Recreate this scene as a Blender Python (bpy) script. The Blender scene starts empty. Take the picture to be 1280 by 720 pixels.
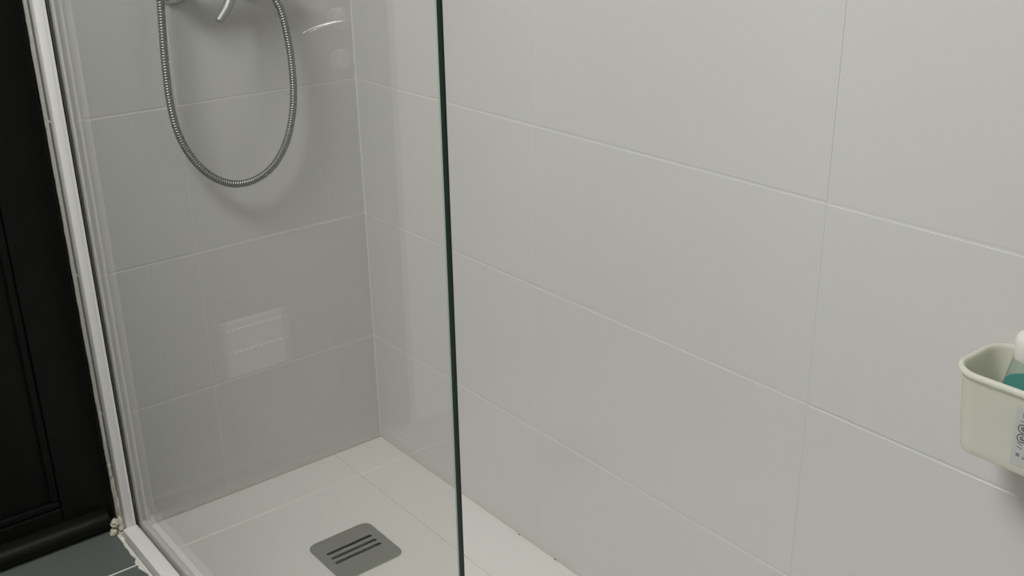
import bpy, bmesh, math, random
from mathutils import Matrix, Vector

# ------------------------------------------------------------------ scene, camera, light
random.seed(7)
SC = bpy.context.scene
COL = SC.collection

def lin(r, g, b):
    f = lambda c: (c/255/12.92) if c/255 <= .04045 else ((c/255+.055)/1.055)**2.4
    return (f(r), f(g), f(b), 1.0)

cam_data = bpy.data.cameras.new('camera')
cam = bpy.data.objects.new('camera', cam_data)
COL.objects.link(cam)
cam_data.sensor_width = 36.0
cam_data.lens = 36.0*1334.1/1280.0
cam_data.clip_start = 0.02
CX, CY, CZ = -1.1705, -1.9838, 1.3025
yaw, pitch, roll = 0.6746, -0.3832, -0.0169
fwd = Vector((math.sin(yaw)*math.cos(pitch), math.cos(yaw)*math.cos(pitch), math.sin(pitch)))
rt = Vector((math.cos(yaw), -math.sin(yaw), 0))
up = rt.cross(fwd)
r2 = rt*math.cos(roll)+up*math.sin(roll)
u2 = -rt*math.sin(roll)+up*math.cos(roll)
m = Matrix((r2, u2, -fwd)).transposed().to_4x4()
m.translation = (CX, CY, CZ)
cam.matrix_world = m
SC.camera = cam

world = bpy.data.worlds.new('world'); SC.world = world
world.use_nodes = True
world.node_tree.nodes['Background'].inputs[0].default_value = (.5, .5, .5, 1)
world.node_tree.nodes['Background'].inputs[1].default_value = 0.0

SC.view_settings.view_transform = 'Standard'
SC.view_settings.look = 'None'
SC.view_settings.gamma = 1.0
SC.view_settings.use_curve_mapping = False
SC.view_settings.exposure = 0.0

LAMP_X, LAMP_Y, LAMP_Z, LAMP_W = -1.50, -1.02, 2.34, 29.3
ld = bpy.data.lights.new('ceiling_lamp_light', 'AREA')
ld.shape = 'DISK'; ld.size = 0.80; ld.energy = LAMP_W; ld.color = (.985, 1.0, .995)
lo = bpy.data.objects.new('ceiling_lamp_light', ld)
lo.location = (LAMP_X, LAMP_Y, LAMP_Z); COL.objects.link(lo)

# ------------------------------------------------------------------ materials
def princ(name, color, rough=.5, metal=0., spec=.5, var=0., vscale=3., bump=0., bscale=60., trans=0., ior=1.45):
    mt = bpy.data.materials.new(name); mt.use_nodes = True
    nt = mt.node_tree; b = nt.nodes['Principled BSDF']
    b.inputs['Roughness'].default_value = rough
    b.inputs['Metallic'].default_value = metal
    b.inputs['Specular IOR Level'].default_value = spec
    b.inputs['IOR'].default_value = ior
    b.inputs['Transmission Weight'].default_value = trans
    tc = nt.nodes.new('ShaderNodeTexCoord')
    nz = nt.nodes.new('ShaderNodeTexNoise'); nz.inputs['Scale'].default_value = vscale
    nz.inputs['Detail'].default_value = 4
    nt.links.new(tc.outputs['Object'], nz.inputs['Vector'])
    rp = nt.nodes.new('ShaderNodeMix'); rp.data_type = 'RGBA'
    c = color
    rp.inputs['A'].default_value = (c[0]*(1-var), c[1]*(1-var), c[2]*(1-var), 1)
    rp.inputs['B'].default_value = (c[0]*(1+var), c[1]*(1+var), c[2]*(1+var), 1)
    nt.links.new(nz.outputs['Fac'], rp.inputs['Factor'])
    nt.links.new(rp.outputs['Result'], b.inputs['Base Color'])
    if bump:
        n2 = nt.nodes.new('ShaderNodeTexNoise'); n2.inputs['Scale'].default_value = bscale
        nt.links.new(tc.outputs['Object'], n2.inputs['Vector'])
        bp = nt.nodes.new('ShaderNodeBump'); bp.inputs['Strength'].default_value = bump
        bp.inputs['Distance'].default_value = .002
        nt.links.new(n2.outputs['Fac'], bp.inputs['Height'])
        nt.links.new(bp.outputs['Normal'], b.inputs['Normal'])
    return mt

def sheet_glass(name, tint, rough=0.0, ior=1.5):
    mt = bpy.data.materials.new(name); mt.use_nodes = True
    nt = mt.node_tree; nt.nodes.remove(nt.nodes['Principled BSDF'])
    out = nt.nodes['Material Output']
    tr = nt.nodes.new('ShaderNodeBsdfTransparent'); tr.inputs[0].default_value = tint
    gl = nt.nodes.new('ShaderNodeBsdfGlossy'); gl.inputs['Roughness'].default_value = rough
    geo = nt.nodes.new('ShaderNodeNewGeometry')
    dot = nt.nodes.new('ShaderNodeVectorMath'); dot.operation = 'DOT_PRODUCT'
    nt.links.new(geo.outputs['Incoming'], dot.inputs[0]); nt.links.new(geo.outputs['Normal'], dot.inputs[1])
    ab = nt.nodes.new('ShaderNodeMath'); ab.operation = 'ABSOLUTE'
    nt.links.new(dot.outputs['Value'], ab.inputs[0])
    one = nt.nodes.new('ShaderNodeMath'); one.operation = 'SUBTRACT'; one.inputs[0].default_value = 1.0
    nt.links.new(ab.outputs[0], one.inputs[1])
    pw = nt.nodes.new('ShaderNodeMath'); pw.operation = 'POWER'; pw.inputs[1].default_value = 5
    nt.links.new(one.outputs[0], pw.inputs[0])
    ma = nt.nodes.new('ShaderNodeMath'); ma.operation = 'MULTIPLY_ADD'
    f0 = ((ior-1)/(ior+1))**2
    ma.inputs[1].default_value = 1-f0; ma.inputs[2].default_value = f0
    nt.links.new(pw.outputs[0], ma.inputs[0])
    mx = nt.nodes.new('ShaderNodeMixShader')
    nt.links.new(ma.outputs[0], mx.inputs[0]); nt.links.new(tr.outputs[0], mx.inputs[1]); nt.links.new(gl.outputs[0], mx.inputs[2])
    nt.links.new(mx.outputs[0], out.inputs['Surface'])
    return mt

M = {}
M['tile'] = princ('glazed_wall_tile', lin(217, 215.5, 213), rough=.20, var=.02, vscale=2.2)
M['grout'] = princ('wall_grout', lin(219, 216, 210), rough=.8, var=.03, vscale=9)
M['bead'] = princ('corner_grout', lin(226, 224, 216), rough=.6, var=.03, vscale=14)
M['grey_tile'] = princ('grey_porcelain', lin(92, 97, 93), rough=.45, var=.05, vscale=14, bump=.05)
M['strip_tile'] = princ('grey_strip_porcelain', lin(126, 127, 123), rough=.4, var=.04, vscale=14)
M['floor_grout'] = princ('floor_grout', lin(216, 212, 202), rough=.9, var=.06, vscale=30)
M['shower_tile'] = princ('pale_floor_tile', lin(238, 235, 230), rough=.38, var=.02, vscale=3)
M['paint'] = princ('white_wall_paint', lin(225, 223, 216), rough=.8, var=.015, vscale=4)
M['grey_paint'] = princ('grey_wall_paint', lin(168, 168, 165), rough=.8, var=.015, vscale=4)
M['plaster'] = princ('chipped_plaster', lin(205, 200, 190), rough=.9, var=.08, vscale=60, bump=.4)
M['crumble'] = princ('crumbling_plaster', lin(206, 196, 180), rough=.95, var=.25, vscale=70, bump=.8, bscale=120)
M['black'] = princ('black_gloss_paint', lin(11, 12, 10), rough=.42, spec=.22, var=.1, vscale=8)
M['white_metal'] = princ('white_coated_aluminium', lin(226, 223, 220), rough=.35, var=.01)
M['seal'] = princ('translucent_silicone', lin(214, 213, 206), rough=.4, var=.02)
M['slot_shade_gasket'] = princ('black_rubber_slot_shade', lin(16, 17, 15), rough=.6)  # rubber black that also paints the shade of the profile slot
M['chrome'] = princ('chrome', (.52, .53, .51, 1), rough=.09, metal=1., var=.01)
M['hose'] = princ('brushed_hose_steel', (.34, .35, .325, 1), rough=.42, metal=1., var=.03, vscale=40)
M['steel'] = princ('satin_steel', (.52, .52, .485, 1), rough=.42, metal=1., var=.03, vscale=25)
M['dark'] = princ('sump_steel', lin(140, 145, 135), rough=.6)
M['plastic'] = princ('cream_plastic', lin(243, 242, 231), rough=.42, var=.01)
nt = M['plastic'].node_tree
tl = nt.nodes.new('ShaderNodeBsdfTranslucent'); tl.inputs[0].default_value = lin(248, 248, 232)
mx = nt.nodes.new('ShaderNodeMixShader'); mx.inputs[0].default_value = .32
nt.links.new(nt.nodes['Principled BSDF'].outputs[0], mx.inputs[1]); nt.links.new(tl.outputs[0], mx.inputs[2])
nt.links.new(mx.outputs[0], nt.nodes['Material Output'].inputs['Surface'])
M['cap'] = princ('white_cap', lin(232, 228, 220), rough=.4, var=.01)
M['liquid'] = princ('teal_liquid', lin(48, 146, 140), rough=.15, var=.08, vscale=18)
M['sticker'] = princ('pale_sticker', lin(201, 201, 198), rough=.35, var=.01)
M['ink'] = princ('grey_ink', lin(84, 84, 90), rough=.6)
M['satin'] = princ('satin_lever', (.46, .47, .45, 1), rough=.55, metal=1., var=.02)
M['nickel'] = princ('satin_nickel', (.72, .72, .70, 1), rough=.45, metal=1., var=.02)
M['vent'] = princ('grey_vent_plastic', lin(158, 158, 155), rough=.35, var=.01)
M['glass'] = sheet_glass('shower_glass', (.992, .997, .991, 1))
M['bottle'] = sheet_glass('bottle_plastic', (.80, .87, .85, 1), rough=.06)
M['edge'] = princ('green_glass_edge', lin(30, 66, 54), rough=.22, var=.05, vscale=10)
M['edge_reflection'] = princ('glass_edge_reflection', lin(5, 12, 9), rough=.25)  # dark reflection inside the glass, put into the colour
M['arris'] = princ('glass_arris_highlight', lin(182, 194, 186), rough=.3)  # bright glint of the chamfer, put into the colour
lampm = bpy.data.materials.new('lamp_diffuser'); lampm.use_nodes = True
lb = lampm.node_tree.nodes['Principled BSDF']
lb.inputs['Base Color'].default_value = (.9, .9, .88, 1)
lb.inputs['Emission Color'].default_value = (1, .98, .95, 1); lb.inputs['Emission Strength'].default_value = 4
M['lamp'] = lampm

# ------------------------------------------------------------------ helpers
def link(name, me, mat=None, parent=None, loc=None, smooth=False):
    o = bpy.data.objects.new(name, me); COL.objects.link(o)
    if mat is not None:
        for x in (mat if isinstance(mat, (list, tuple)) else [mat]): me.materials.append(x)
    if parent is not None: o.parent = parent
    if loc is not None: o.location = loc
    if smooth: me.polygons.foreach_set('use_smooth', [True]*len(me.polygons))
    return o
def obj(name, bm, mat, parent=None, loc=None, smooth=False, auto=None):
    me = bpy.data.meshes.new(name)
    bmesh.ops.recalc_face_normals(bm, faces=bm.faces)
    bm.to_mesh(me); bm.free()
    o = link(name, me, mat, parent, loc, smooth)
    if auto is not None:
        me.polygons.foreach_set('use_smooth', [True]*len(me.polygons))
        b2 = bmesh.new(); b2.from_mesh(me)
        for e in b2.edges:
            if len(e.link_faces) == 2 and e.calc_face_angle() > auto: e.smooth = False
        b2.to_mesh(me); b2.free()
    return o
def empty(name, loc=(0, 0, 0)):
    o = bpy.data.objects.new(name, None); o.location = loc; o.empty_display_size = .05
    COL.objects.link(o); return o
def tag(o, label=None, cat=None, group=None, kind=None):
    if label: o['label'] = label
    if cat: o['category'] = cat
    if group: o['group'] = group
    if kind: o['kind'] = kind
    return o
def box(bm, lo_, hi_, bev=0, seg=2):
    v = [bm.verts.new((x, y, z)) for x in (lo_[0], hi_[0]) for y in (lo_[1], hi_[1]) for z in (lo_[2], hi_[2])]
    fs = [bm.faces.new([v[i] for i in q]) for q in ((0,1,3,2),(4,6,7,5),(0,4,5,1),(2,3,7,6),(0,2,6,4),(1,5,7,3))]
    if bev:
        es = {e for f in fs for e in f.edges}
        bmesh.ops.bevel(bm, geom=list(es), offset=bev, segments=seg, profile=.5, affect='EDGES')
def boxobj(name, lo_, hi_, mat, parent=None, bev=0, seg=2):
    bm = bmesh.new(); box(bm, lo_, hi_, bev, seg); return obj(name, bm, mat, parent)
def lathe(bm, prof, n=32, axis=Matrix.Identity(4)):
    rings = []
    for r, z in prof:
        if r < 1e-6: rings.append([bm.verts.new(axis @ Vector((0, 0, z)))])
        else: rings.append([bm.verts.new(axis @ Vector((r*math.cos(2*math.pi*i/n), r*math.sin(2*math.pi*i/n), z))) for i in range(n)])
    for a, b in zip(rings, rings[1:]):
        for i in range(n):
            j = (i+1) % n
            if len(a) == 1 and len(b) == 1: continue
            if len(a) == 1: bm.faces.new((a[0], b[j], b[i]))
            elif len(b) == 1: bm.faces.new((a[i], a[j], b[0]))
            else: bm.faces.new((a[i], a[j], b[j], b[i]))
def axis_to(p, d):
    d = Vector(d).normalized()
    return Matrix.Translation(p) @ d.to_track_quat('Z', 'Y').to_matrix().to_4x4()
def catmull(pts, n):
    P = [Vector(p) for p in pts]; P = [2*P[0]-P[1]]+P+[2*P[-1]-P[-2]]
    out = []
    for i in range(1, len(P)-2):
        a, b, c, d = P[i-1:i+3]
        for k in range(n):
            t = k/n
            out.append(.5*((2*b)+(c-a)*t+(2*a-5*b+4*c-d)*t*t+(3*b-a-3*c+d)*t**3))
    out.append(P[-2]); return out
def resample(pts, step):
    out = [pts[0].copy()]; acc = 0
    for a, b in zip(pts, pts[1:]):
        L = (b-a).length; t = step-acc
        while t <= L:
            out.append(a.lerp(b, t/L)); t += step
        acc = L-(t-step)
    return out
def sweep(bm, pts, rad, n=14):
    rings = []; nrm = None
    for i, p in enumerate(pts):
        t = (pts[min(i+1, len(pts)-1)]-pts[max(i-1, 0)]).normalized()
        if nrm is None: nrm = t.orthogonal().normalized()
        nrm = (nrm-t*nrm.dot(t)).normalized(); bn = t.cross(nrm)
        r = rad(i) if callable(rad) else rad
        rings.append([bm.verts.new(p+(nrm*math.cos(2*math.pi*k/n)+bn*math.sin(2*math.pi*k/n))*r) for k in range(n)])
    for a, b in zip(rings, rings[1:]):
        for k in range(n): bm.faces.new((a[k], a[(k+1) % n], b[(k+1) % n], b[k]))
    bm.faces.new(rings[0][::-1]); bm.faces.new(rings[-1])
def curve_mesh(name, splines, extrude, bevel=0):
    cu = bpy.data.curves.new(name, 'CURVE'); cu.dimensions = '2D'; cu.fill_mode = 'BOTH'
    cu.extrude = extrude; cu.bevel_depth = bevel; cu.bevel_resolution = 1
    for pts in splines:
        s = cu.splines.new('POLY'); s.points.add(len(pts)-1); s.use_cyclic_u = True
        for i, (x, y) in enumerate(pts): s.points[i].co = (x, y, 0, 1)
    return curve_to_mesh(cu)
def curve_to_mesh(cu):
    o = bpy.data.objects.new('temporary', cu); COL.objects.link(o)
    dg = bpy.context.evaluated_depsgraph_get(); dg.update()
    me = bpy.data.meshes.new_from_object(o.evaluated_get(dg))
    bpy.data.objects.remove(o); bpy.data.curves.remove(cu)
    me.materials.clear()
    return me
def text_mesh(body, size):
    cu = bpy.data.curves.new('lettering', 'FONT'); cu.body = body; cu.size = size
    cu.align_x = 'CENTER'; cu.align_y = 'CENTER'; cu.extrude = .00015
    return curve_to_mesh(cu)
def rrect(w, h, r, n=8, cx=0, cy=0):
    pts = []
    for sx, sy, a0 in ((1, 1, 0), (-1, 1, 90), (-1, -1, 180), (1, -1, 270)):
        for k in range(n+1):
            a = math.radians(a0+90*k/n)
            pts.append((cx+sx*(w/2-r)+r*math.cos(a), cy+sy*(h/2-r)+r*math.sin(a)))
    return pts

# ------------------------------------------------------------------ tiles (shared meshes)
TILES = {}
def tile_mesh(w, h, d, mat, ch=.0008):
    key = (round(w, 4), round(h, 4), d, mat)
    if key in TILES: return TILES[key]
    bm = bmesh.new()
    lv = [(0, -d), (0, -ch), (ch, 0)]
    rings = []
    for ins, z in lv:
        rings.append([bm.verts.new(p) for p in ((ins, ins, z), (w-ins, ins, z), (w-ins, h-ins, z), (ins, h-ins, z))])
    for a, b in zip(rings, rings[1:]):
        for i in range(4): bm.faces.new((a[i], a[(i+1) % 4], b[(i+1) % 4], b[i]))
    bm.faces.new(rings[-1])
    me = bpy.data.meshes.new('tile'); bm.to_mesh(me); bm.free()
    me.materials.append(M[mat]); TILES[key] = me
    return me
B_BACK = Matrix(((1, 0, 0), (0, 0, -1), (0, 1, 0)))          # u=+X v=+Z n=-Y
B_RIGHT = Matrix(((0, 0, -1), (-1, 0, 0), (0, 1, 0)))        # u=-Y v=+Z n=-X
B_FLOOR = Matrix.Identity(3)
J = .0034
def lay(parent, basis, us, vs, mat, jit=.00035, joint=J, skip=None, ujoint=None):
    ujoint = joint if ujoint is None else ujoint
    for i, (u0, u1) in enumerate(zip(us, us[1:])):
        for j, (v0, v1) in enumerate(zip(vs, vs[1:])):
            if skip and skip(u0, u1, v0, v1): continue
            me = tile_mesh(u1-u0-ujoint, v1-v0-joint, .004, mat)
            o = bpy.data.objects.new('tile', me); COL.objects.link(o); o.parent = parent
            p = basis @ Vector((u0+ujoint/2, v0+joint/2, random.uniform(-jit, jit)))
            mt = basis.to_4x4(); mt.translation = p
            o.matrix_local = mt

ROWS = [.001, .2718, .5718, .8718, 1.1718, 1.4718, 1.7718, 2.0718, 2.3718]
CEIL = 2.40
XL, YF = -2.05, -2.7                                          # left wall, wall behind the camera
DOOR_R, DOOR_L, DOOR_T = -.6290, -1.2600, 2.03
DY = .064                                                    # front of the door, set back in its opening

# ------------------------------------------------------------------ setting
wr = tag(boxobj('wall_right', (.0009, YF, -.02), (.12, .12, CEIL), M['grout']), kind='structure')
lay(wr, B_RIGHT, [.0005, .5919, 1.1919, 1.7919, 2.3919, 2.9919], ROWS+[CEIL], 'tile', ujoint=.0018)

bm = bmesh.new()
v = [[bm.verts.new(p+(z,)) for p in ((.0009, .0007), (-.0022, .0007), (-.0019, -.0006), (-.0006, -.0019), (.0009, -.0022))] for z in (0, CEIL)]
for i in range(5): bm.faces.new((v[0][i], v[0][(i+1) % 5], v[1][(i+1) % 5], v[1][i]))
bm.faces.new(v[0]); bm.faces.new(v[1])
obj('corner_grout', bm, M['bead'], wr)
bm = bmesh.new()
box(bm, (-.6252, .0014, -.02), (.0014, .12, CEIL))
box(bm, (XL, .0014, -.02), (DOOR_L-.05, .12, CEIL))
box(bm, (DOOR_L-.05, .0014, DOOR_T+.05), (-.6252, .12, CEIL))
wb = tag(obj('wall_back', bm, M['paint']), kind='structure')
gb = boxobj('grout_bed', (-.6252, .0005, 0), (.0009, .0014, CEIL), M['bead'], wb)
lay(wb, B_BACK, [-.6262, -.3987, -.0005], ROWS+[CEIL], 'tile', ujoint=.0018)
gs = boxobj('grout_bed', (-.6258, .0014, 0), (-.6252, .045, DOOR_T), M['grout'], wb)
B_REVEAL = Matrix(((0, 0, -1), (-1, 0, 0), (0, 1, 0)))       # u=-Y v=+Z n=-X, laid in a frame moved to the reveal
for v0, v1 in zip([.03, .272, .572, .872, 1.172, 1.472, 1.772], [.272, .572, .872, 1.172, 1.472, 1.772, 2.03]):
    o = bpy.data.objects.new('tile', tile_mesh(.0372, v1-v0-.0032, .004, 'strip_tile')); COL.objects.link(o); o.parent = wb
    mt = B_REVEAL.to_4x4(); mt.translation = (-.6264, .0390, v0+.0016); o.matrix_local = mt

# jagged broken plaster between the grey tile strip and the door
def jagged():
    bm = bmesh.new(); z = .145; prev = None
    rnd = random.Random(3)
    while z < 2.03:
        wd = rnd.choice([.019, .021, .022, .0235, .0245, .016])
        if 1.018 < z < 1.028: wd = .003
        if .20 < z < .275: wd = .0012
        y1 = .0390+wd
        a = [bm.verts.new((-.6268, .0392, z)), bm.verts.new((-.6272, y1, z)), bm.verts.new((-.6250, y1, z)), bm.verts.new((-.6250, .0392, z))]
        if prev:
            for i in range(4): bm.faces.new((prev[i], prev[(i+1) % 4], a[(i+1) % 4], a[i]))
        else: bm.faces.new(a[::-1])
        prev = a; z += rnd.uniform(.004, .03) if z > .3 else rnd.uniform(.004, .012)
    bm.faces.new(prev)
    return bm
pl = obj('plaster_edge', jagged(), M['plaster'], wb)

def rock(bm, c, s, rnd):
    ret = bmesh.ops.create_icosphere(bm, subdivisions=2, radius=1)
    for v in ret['verts']:
        k = rnd.uniform(.6, 1.15)
        v.co = Vector((c[0]+v.co.x*s[0]*k, c[1]+v.co.y*s[1]*k, c[2]+v.co.z*s[2]*k))
bm = bmesh.new(); rnd = random.Random(11)
for c, s in (((-.6265, .040, .090), (.005, .014, .035)), ((-.628, .028, .050), (.006, .018, .030)), ((-.631, .020, .018), (.010, .016, .018)),
             ((-.642, .020, .022), (.010, .010, .011)), ((-.650, .016, .006), (.008, .009, .008)), ((-.634, -.006, .006), (.006, .014, .008)),
             ((-.6275, .010, .028), (.004, .014, .028))):
    rock(bm, c, s, rnd)
obj('crumbled_corner', bm, M['crumble'], wb)
bm = bmesh.new(); rnd = random.Random(5)
rock(bm, (-.6265, .046, .130), (.0035, .010, .022), rnd)
obj('loose_plaster_chip', bm, M['plaster'], wb)

DR = (-.2925, -.362)                                          # drain centre
bm = bmesh.new(); e = .0605
box(bm, (XL, YF, -.06), (DR[0]-e, .12, -.0008)); box(bm, (DR[0]+e, YF, -.06), (.0014, .12, -.0008))
box(bm, (DR[0]-e, YF, -.06), (DR[0]+e, DR[1]-e, -.0008)); box(bm, (DR[0]-e, DR[1]+e, -.06), (DR[0]+e, .12, -.0008))
fl = tag(obj('floor', bm, M['floor_grout']), kind='structure')
FX = [XL, -1.85, -1.25, -.644]; FY = [YF, -2.517, -1.917, -1.317, -.717, -.117, .10]
lay(fl, B_FLOOR, FX, FY, 'grey_tile', joint=.004)
bm = bmesh.new()
for c in ((-.0035, -.534, .0010), (-.0025, -.646, .0014)):
    rock(bm, c, (.0014, .0026, .0010), rnd)
obj('dirt_speck', bm, princ('dark_dirt', lin(104, 100, 90), rough=.9, var=.1), fl)
# pale tiles of the shower floor: one of them is cut around the drain
SX = [-.646, -.131, -.0005]; SY = [-1.917, -1.317, -.715, -.1155, -.0005]
lay(fl, B_FLOOR, SX[:2], SY, 'shower_tile', joint=.0018,
    jit=.0001, skip=lambda u0, u1, v0, v1: u0 < -.6 and v0 < -.5 and v1 > -.2)
lay(fl, B_FLOOR, SX[:2], [YF, -2.517, -1.917], 'shower_tile', joint=.0018)
lay(fl, B_FLOOR, SX[1:], [YF, -2.4005, -1.2005, -.0005], 'shower_tile', jit=.0001, joint=.0018)
bm = bmesh.new()
x0, x1, y0, y1 = -.6451, -.1319, -.7141, -.1164
h = .060
outer = [(x0, y0), (x1, y0), (x1, y1), (x0, y1)]
inner = [(DR[0]-h, DR[1]-h), (DR[0]+h, DR[1]-h), (DR[0]+h, DR[1]+h), (DR[0]-h, DR[1]+h)]
ch = .0012
R_ = [[(x, y, -.004) for x, y in outer], [(x, y, -ch) for x, y in outer],
      [(x0+ch, y0+ch, 0), (x1-ch, y0+ch, 0), (x1-ch, y1-ch, 0), (x0+ch, y1-ch, 0)], [(x, y, 0) for x, y in inner], [(x, y, -.004) for x, y in inner]]
R_ = [[bm.verts.new(p) for p in r] for r in R_]
for a, b in zip(R_, R_[1:]):
    for i in range(4): bm.faces.new((a[i], a[(i+1) % 4], b[(i+1) % 4], b[i]))
obj('tile', bm, M['shower_tile'], fl)

tag(boxobj('ceiling', (XL, YF, CEIL), (.12, .12, CEIL+.08), M['paint']), kind='structure')
tag(boxobj('wall_left', (XL-.1, YF, -.02), (XL, .12, CEIL), M['grey_paint']), kind='structure')
tag(boxobj('wall_front', (XL-.1, YF-.1, -.02), (.12, YF, CEIL), M['grey_paint']), kind='structure')

# door frame (latch side and head)
bm = bmesh.new()
box(bm, (DOOR_L-.05, .002, 0), (DOOR_L-.003, .11, DOOR_T+.05), .003)
box(bm, (DOOR_L-.003, .002, DOOR_T+.003), (DOOR_R+.002, .11, DOOR_T+.05), .003)
tag(obj('trim_1', bm, M['black']), kind='structure')

# black door
door = tag(empty('door_1', ((DOOR_R+DOOR_L)/2, DY, 0)), kind='structure')
dx = door.location.x
def dpart(name, lo_, hi_, mat, bev=0, parent=None, seg=2):
    bm = bmesh.new(); box(bm, (lo_[0]-dx, lo_[1]-.01, lo_[2]), (hi_[0]-dx, hi_[1]-.01, hi_[2]), bev, seg)
    return obj(name, bm, mat, parent or door)
dl, dr = DOOR_L+.002, DOOR_R-.002
dpart('stile', (dr-.100, .003, .012), (dr, .043, DOOR_T), M['black'], .003)
dpart('stile', (dl, .003, .012), (dl+.100, .043, DOOR_T), M['black'], .003)
for z0, z1 in ((.012, .078), (.86, 1.06), (1.92, DOOR_T)):
    dpart('rail', (dl+.1005, .003, z0), (dr-.1005, .043, z1), M['black'], .003)
for z0, z1 in ((.0785, .8595), (1.0605, 1.9195)):
    p = dpart('panel', (dl+.1005, .016, z0), (dr-.1005, .034, z1), M['black'], 0)
    mo = bmesh.new()
    a, b = (dl+.1005-dx, dr-.1005-dx)
    for lo_, hi_ in (((a, -.004, z0), (b, .006, z0+.016)), ((a, -.004, z1-.016), (b, .006, z1)), ((a, -.004, z0+.016), (a+.016, .006, z1-.016)), ((b-.016, -.004, z0+.016), (b, .006, z1-.016))):
        box(mo, lo_, hi_, .004)
    obj('bead_moulding', mo, M['black'], p)
# rounded weather bar along the foot of the door
bm = bmesh.new()
prof = [(.004, .046), (-.014, .043), (-.024, .037), (-.029, .028), (-.029, .017), (-.024, .009), (-.014, .005), (.004, .004)]
ends = [[bm.verts.new((x-dx, y-.01, z)) for y, z in prof] for x in (dl, dr-.018)]
for i in range(len(prof)):
    j = (i+1) % len(prof); bm.faces.new((ends[0][i], ends[0][j], ends[1][j], ends[1][i]))
bm.faces.new(ends[0]); bm.faces.new(ends[1][::-1])
obj('weather_bar', bm, princ('black_weather_bar', lin(14, 16, 11), rough=.42, spec=.25, var=.1), door, auto=.8)
# vent grille low on the door, seen in the photograph only as its reflection in the glass
VX0, VX1, VZ0, VZ1 = -1.0195, -.8755, .245, .376
bm = bmesh.new(); box(bm, (VX0-dx, -.012, VZ0), (VX1-dx, .006, VZ1), .004)
vent = obj('vent_grille', bm, M['vent'], door)
vent['label'] = 'small pale grey vent grille with two rows of white beads'
bm = bmesh.new(); bmesh.ops.create_uvsphere(bm, u_segments=10, v_segments=6, radius=.0036)
dm = bpy.data.meshes.new('bead'); bm.to_mesh(dm); bm.free(); dm.materials.append(M['cap'])
dm.polygons.foreach_set('use_smooth', [True]*len(dm.polygons))
for z in (.359, .306):
    for k in range(11):
        o = bpy.data.objects.new('bead', dm); COL.objects.link(o); o.parent = vent
        o.location = (VX0+.011+k*.0122-dx, -.0125, z); o.scale = (1.1, .8, 1)
# chrome lever handle and keyhole rose
HX = -1.215
bm = bmesh.new()
lathe(bm, [(0, 0), (.022, 0), (.022, .005), (.019, .008), (0, .008)], 28, axis_to((HX-dx, -.007, .992), (0, -1, 0)))
obj('handle_rose', bm, M['nickel'], door, auto=.7)
bm = bmesh.new()
lathe(bm, [(0, .009), (.008, .009), (.008, .042), (0, .044)], 20, axis_to((HX-dx, -.007, .992), (0, -1, 0)))
pts = resample(catmull([(HX-dx, -.047, .990), (HX+.03-dx, -.050, .989), (HX+.07-dx, -.048, .984), (HX+.105-dx, -.046, .974)], 10), .004)
sweep(bm, pts, lambda i: .0085-.0035*i/len(pts), 12)
lv = obj('lever_handle', bm, M['chrome'], door, auto=.7); lv['label'] = 'chrome lever handle'
bm = bmesh.new()
lathe(bm, [(0, 0), (.022, 0), (.022, .005), (.019, .008), (0, .008)], 28, axis_to((HX-dx, -.007, .906), (0, -1, 0)))
obj('keyhole_rose', bm, M['nickel'], door, auto=.7)

# ------------------------------------------------------------------ shower screen
GX0, GX1, GY, GT = -.610, -.602, -1.1805, 1.95
scr = tag(empty('shower_screen', (-.606, -.59, 0)), 'fixed clear glass shower screen with dark green edge, white wall profile and white bottom bar', 'shower screen')
off = scr.location
def spart(name, lo_, hi_, mat, bev=0, parent=None):
    bm = bmesh.new(); box(bm, tuple(Vector(lo_)-off), tuple(Vector(hi_)-off), bev)
    return obj(name, bm, mat, parent or scr)
pane = spart('glass_pane', (GX0, GY+.0008, .012), (GX1, -.004, GT), M['glass'])
# polished free edge: highlight painted on arris, green body, reflection painted on far strip
bm = bmesh.new()
E = [(GX0, GY+.0010), (GX0+.0010, GY), (GX0+.0056, GY), (GX1-.0004, GY), (GX1, GY+.0004), (GX1, GY+.0008)]
r0 = [bm.verts.new(Vector((x, y, .012))-off) for x, y in E]; r1 = [bm.verts.new(Vector((x, y, GT))-off) for x, y in E]
for i in range(len(E)):
    j = (i+1) % len(E); f = bm.faces.new((r0[i], r0[j], r1[j], r1[i])); f.material_index = (1, 0, 2, 2, 2, 0)[i]
bm.faces.new(r0[::-1]); bm.faces.new(r1)
pe = obj('polished_edge', bm, [M['edge'], M['arris'], M['edge_reflection']], scr); pe['label'] = 'dark green polished glass edge'
# wall channel
bm = bmesh.new()
D = .024
box(bm, tuple(Vector((-.6335, -D, .028))-off), tuple(Vector((-.6188, -.0008, GT))-off), .0012)
L_ = [(-.6188, -D+.0008), (-.6138, -D+.0014), (-.6134, -D+.0020), (-.6134, -.0008), (-.6188, -.0008)]
q = [[bm.verts.new(Vector((x, y, z))-off) for x, y in L_] for z in (.028, GT)]
for i in range(5): bm.faces.new((q[0][i], q[0][(i+1) % 5], q[1][(i+1) % 5], q[1][i]))
bm.faces.new(q[0]); bm.faces.new(q[1])
wp = obj('wall_profile', bm, M['white_metal'], scr, auto=.6)
spart('slot_shade_gasket', (-.6133, -.0190, .014), (-.6101, -.0008, GT), M['slot_shade_gasket'])  # rubber seal, brought forward to paint the slot's dark reflection in the glass
spart('inner_flange', (-.6019, -D+.002, .012), (-.5985, -.0008, GT), M['white_metal'], .0006)
spart('inner_seal', (-.5985, -.010, .012), (-.5925, -.0006, GT), M['seal'], .001)
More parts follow.
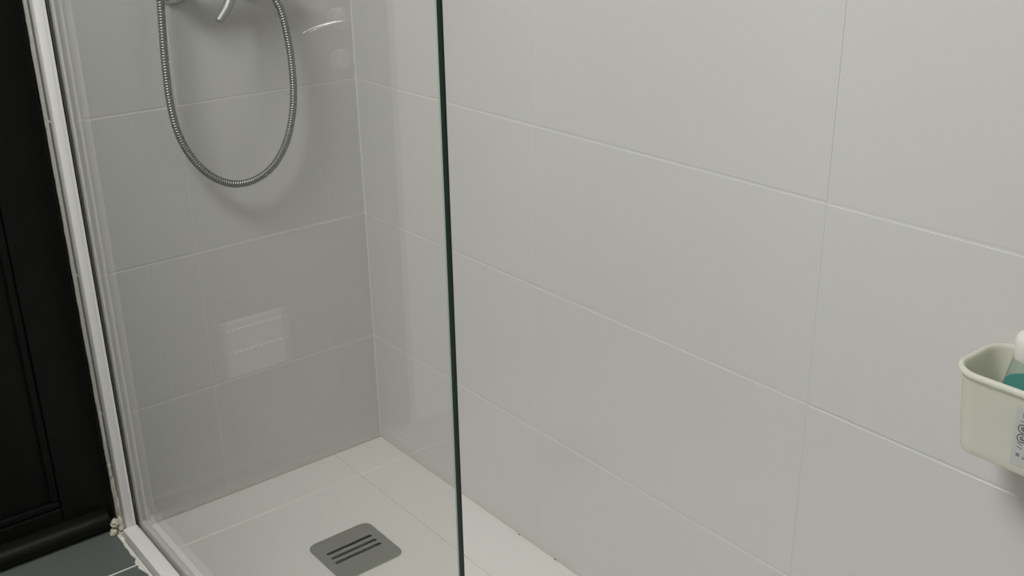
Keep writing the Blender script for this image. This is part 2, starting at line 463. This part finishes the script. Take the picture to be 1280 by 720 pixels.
# bottom bar and inner seal
bm = bmesh.new()
box(bm, tuple(Vector((-.642, GY-.004, .0)) - off), tuple(Vector((-.6125, -.024, .030))-off), .0015)
bb = obj('bottom_bar', bm, M['white_metal'], scr, auto=.6)
bm = bmesh.new()
P = [(-.6018, 0), (-.6018, .029), (-.598, .0300), (-.592, .0280), (-.586, .020), (-.581, .006), (-.580, 0)]
r0 = [bm.verts.new(Vector((x, -.008, z))-off) for x, z in P]; r1 = [bm.verts.new(Vector((x, GY-.004, z))-off) for x, z in P]
for i in range(len(P)):
    j = (i+1) % len(P); bm.faces.new((r0[i], r0[j], r1[j], r1[i]))
bm.faces.new(r0); bm.faces.new(r1[::-1])
obj('bottom_seal', bm, M['seal'], scr, auto=.9)
# ragged grout line along the outer foot of the bar
bm = bmesh.new(); rnd = random.Random(21); y = -.028; prev = None
while y > GY-.01:
    w = rnd.uniform(.004, .008)+ (.004 if -.14 < y < -.10 else 0)
    a = [bm.verts.new(p) for p in ((-.6425, y, 0), (-.6425, y, .0035), (-.6425-w*.6, y, .0022), (-.6425-w, y, .0))]
    if prev:
        for i in range(4): bm.faces.new((prev[i], prev[(i+1) % 4], a[(i+1) % 4], a[i]))
    else: bm.faces.new(a)
    prev = a; y -= rnd.uniform(.006, .02)
bm.faces.new(prev[::-1])
obj('ragged_grout_line', bm, M['floor_grout'], fl)

# ------------------------------------------------------------------ drain
dr_ = tag(empty('drain_cover', (DR[0], DR[1], 0)), 'square satin steel drain cover with rounded corners and three slots in the pale floor', 'drain')
slots = [[(x*s if False else x, y) for x, y in rrect(.108, .0098, .0048, 5, 0, yy)] for s, yy in ((1, .0235), (1, .005), (1, -.0125))]
me = curve_mesh('plate', [rrect(.144, .144, .019, 8)]+slots, .0008, .0006)
pt = link('plate', me, M['steel'], dr_, (0, 0, .0016))
bm = bmesh.new()
h = .056
v = [[bm.verts.new((sx*h, sy*h, z)) for sx, sy in ((-1, -1), (1, -1), (1, 1), (-1, 1))] for z in (0.0, -.006)]
for i in range(4): bm.faces.new((v[0][i], v[1][i], v[1][(i+1) % 4], v[0][(i+1) % 4]))
bm.faces.new(v[1][::-1])
obj('sump', bm, M['dark'], dr_)

# ------------------------------------------------------------------ mixer, hose, handset
mix = tag(empty('shower_mixer', (-.305, -.0, 1.10)), 'chrome wall mounted shower mixer with lever above the hanging hose loop', 'mixer tap')
mo_ = mix.location
bm = bmesh.new()
lathe(bm, [(0, 0), (.015, 0), (.019, .003), (.020, .01), (.020, .205), (.019, .212), (.015, .215), (0, .215)], 32, axis_to(Vector((-.4005, -.062, 1.100))-mo_, (1, 0, 0)))
obj('body', bm, M['chrome'], mix, auto=.7)
for x in (-.378, -.228):
    bm = bmesh.new()
    lathe(bm, [(0, 0), (.034, 0), (.034, .004), (.030, .012), (.022, .018), (.017, .02), (.017, .046), (0, .046)], 32, axis_to(Vector((x, -.0008, 1.092))-mo_, (0, -1, 0)))
    obj('wall_flange', bm, M['chrome'], mix, auto=.7)
bm = bmesh.new()
lathe(bm, [(0, 0), (.020, 0), (.021, .004), (.021, .03), (.017, .036), (0, .038)], 28, axis_to(Vector((-.300, -.072, 1.108))-mo_, (0, -.8, .45)))
obj('lever_hub', bm, M['chrome'], mix, auto=.7)
bm = bmesh.new()
pts = resample(catmull([Vector(p)-mo_ for p in ((-.300, -.100, 1.118), (-.309, -.112, 1.095), (-.326, -.120, 1.062), (-.350, -.124, 1.036))], 10), .003)
sweep(bm, pts, lambda i: (.012-.0045*i/len(pts)), 16)
obj('lever', bm, M['satin'], mix, auto=.9)
bm = bmesh.new()
lathe(bm, [(.0, 0), (.0095, 0), (.0115, .003), (.0115, .016), (0, .016)], 20, axis_to(Vector((-.2045, -.066, 1.068))-mo_, (0, 0, 1)))
obj('outlet_nut', bm, M['chrome'], mix, auto=.7)

HP = [(-.421,-.046,1.075),(-.425,-.047,1.019),(-.429,-.048,.954),(-.430,-.050,.888),(-.424,-.052,.834),(-.407,-.053,.787),(-.380,-.055,.748),(-.348,-.057,.723),(-.315,-.059,.713),(-.278,-.061,.717),(-.241,-.063,.738),(-.210,-.064,.778),(-.191,-.065,.831),(-.183,-.066,.886),(-.183,-.067,.949),(-.1895,-.068,1.008),(-.1955,-.067,1.038),(-.2025,-.066,1.0555),(-.2045,-.066,1.0665)]
HP = [(-.412,-.058,1.60),(-.412,-.052,1.45),(-.414,-.048,1.30),(-.417,-.046,1.18)]+HP
pts = resample(catmull(HP, 24), .001)
bm = bmesh.new()
sweep(bm, pts, lambda i: .0070+.0008*math.cos(2*math.pi*i/5.0), 14)
hs = tag(obj('shower_hose', bm, M['hose'], smooth=True), 'ribbed metal shower hose hanging in a loop on the tiled back wall', 'hose')

hd = tag(empty('shower_handset', (-.412, -.06, 1.60)), 'chrome shower handset on a wall bracket above the hose', 'shower head')
bm = bmesh.new(); sweep(bm, resample(catmull([(0, 0, -.002), (0, -.002, .06), (0, -.012, .13), (0, -.03, .17)], 8), .006), lambda i: .011, 14)
obj('grip', bm, M['chrome'], hd, auto=.7)
bm = bmesh.new(); lathe(bm, [(0, 0), (.03, .0), (.042, .012), (.044, .022), (.04, .026), (0, .026)], 28, axis_to((0, -.025, .175), (0, -.8, -.5)))
obj('spray_head', bm, M['chrome'], hd, auto=.7)
bm = bmesh.new(); lathe(bm, [(0, 0), (.024, 0), (.024, .008), (.012, .012), (.012, .05), (0, .05)], 24, axis_to((0, .0592, .05), (0, -1, 0)))
obj('wall_bracket', bm, M['chrome'], hd, auto=.7)

# ------------------------------------------------------------------ caddy and bottle
RX0, RX1, RY0, RY1, RZ, BZ = -.1165, -.0012, -1.735, -1.4455, .7655, .659
cx, cy = (RX0+RX1)/2, (RY0+RY1)/2
cad = tag(empty('storage_caddy', (cx, cy, BZ)), 'cream plastic caddy with rounded rim fixed to the right tiled wall', 'caddy')
W, H = RX1-RX0, RY1-RY0
bm = bmesh.new()
hh = RZ-BZ
def ring(ins, z, r):
    return [bm.verts.new((x, y, z)) for x, y in rrect(W-2*ins, H-2*ins, max(r-ins, .004), 10)]
R0 = .036
prof = [(.022, 0), (.0165, .001), (.0145, .005), (.0135, .012), (.0055, hh-.012), (.0040, hh-.0085), (.0012, hh-.0072), (.0, hh-.0045), (.0004, hh-.0018), (.002, hh-.0003), (.0042, hh), (.0062, hh-.0008), (.0074, hh-.003), (.0080, hh-.008), (.0155, .012), (.0175, .006), (.022, .0035)]
rings = [ring(i, z, R0) for i, z in prof]
for a, b in zip(rings, rings[1:]):
    n = len(a)
    for i in range(n): bm.faces.new((a[i], a[(i+1) % n], b[(i+1) % n], b[i]))
bm.faces.new(rings[0][::-1]); bm.faces.new(rings[-1])
obj('tub', bm, M['plastic'], cad, auto=.9)
# printed sticker on the outer long face (tapered wall)
ang = math.atan2(.0135-.0055, hh-.024)
def face_x(z): return -W/2+.0055+(.0135-.0055)*((hh-.012)-z)/(hh-.024)
zc = .048
stf = Matrix.Translation((face_x(zc)-.0003, -1.556-cy, zc)) @ Matrix.Rotation(-ang, 4, 'Y')
bm = bmesh.new()
box(bm, (-.00015, -.024, -.036), (.00015, .0275, .038))
st = obj('sticker', bm, M['sticker'], cad); st.matrix_local = stf; st['label'] = 'pale sticker with printed marks'
# lettering runs bottom to top: text x axis = +Z, text y axis = -Y flipped so it reads from outside
TB = Matrix(((0, 0, -1), (0, -1, 0), (-1, 0, 0)))
TB = Matrix(((0, 0, -1, 0), (0, 1, 0, 0), (1, 0, 0, 0), (0, 0, 0, 1)))
def glyph(me, y, z):
    o = link('print', me, M['ink'], st)
    mt = TB.copy(); mt.translation = (-.0003, y+.0028, z); o.matrix_local = mt
def ring_mesh(r0, r1):
    c = lambda r: [(r*math.cos(2*math.pi*k/28), r*math.sin(2*math.pi*k/28)) for k in range(28)]
    return curve_mesh('print', [c(r0), c(r1)], .00015)
for z in (.0005, .0125):
    glyph(ring_mesh(.0056, .0046), .0155, z); glyph(text_mesh('e', .0125), .0155, z)
glyph(text_mesh('/ /', .0085), .0165, -.0095)
glyph(text_mesh('III', .006), .0175, -.0215); glyph(text_mesh('II', .005), .011, -.0235)
glyph(text_mesh('/', .009), .015, .0215); glyph(text_mesh('III', .0085), .014, .0295)
for y in (.004, -.003, -.010):
    glyph(text_mesh('IIII II III', .0062), y, .003)

bx, by = -.062, -1.5145
bot = tag(empty('soap_bottle', (bx, by, BZ+.0036)), 'clear bottle of teal liquid with white cap standing in the cream caddy', 'bottle')
bm = bmesh.new()
lathe(bm, [(0, 0), (.029, 0), (.0315, .003), (.0320, .01), (.0300, .062), (.0195, .117), (.0175, .121), (.016, .124), (0, .124)], 32)
obj('bottle_shell', bm, M['bottle'], bot, auto=.8)
bm = bmesh.new()
lathe(bm, [(0, .002), (.0285, .002), (.0308, .005), (.0312, .011), (.0292, .062), (.0240, .0885), (0, .0885)], 32)
obj('liquid', bm, M['liquid'], bot, auto=.8)
bm = bmesh.new()
lathe(bm, [(0, .118), (.0190, .118), (.0202, .120), (.0202, .141), (.018, .146), (.013, .149), (0, .150)], 32)
obj('cap', bm, M['cap'], bot, auto=.8)

# ------------------------------------------------------------------ ceiling lamp
lp = tag(empty('ceiling_light', (LAMP_X, LAMP_Y, CEIL)), 'wide round white flush light on the bathroom ceiling', 'lamp')
bm = bmesh.new(); lathe(bm, [(0, -.0), (.44, 0), (.44, -.03), (.425, -.035), (.42, -.03), (0, -.028)], 40)
obj('lamp_base', bm, M['white_metal'], lp, auto=.7)
bm = bmesh.new(); lathe(bm, [(.419, -.034), (.419, -.045), (.41, -.05), (0, -.052)], 40)
obj('diffuser', bm, M['lamp'], lp, auto=.7)
lo.parent = lp; lo.location = (0, 0, LAMP_Z-CEIL)
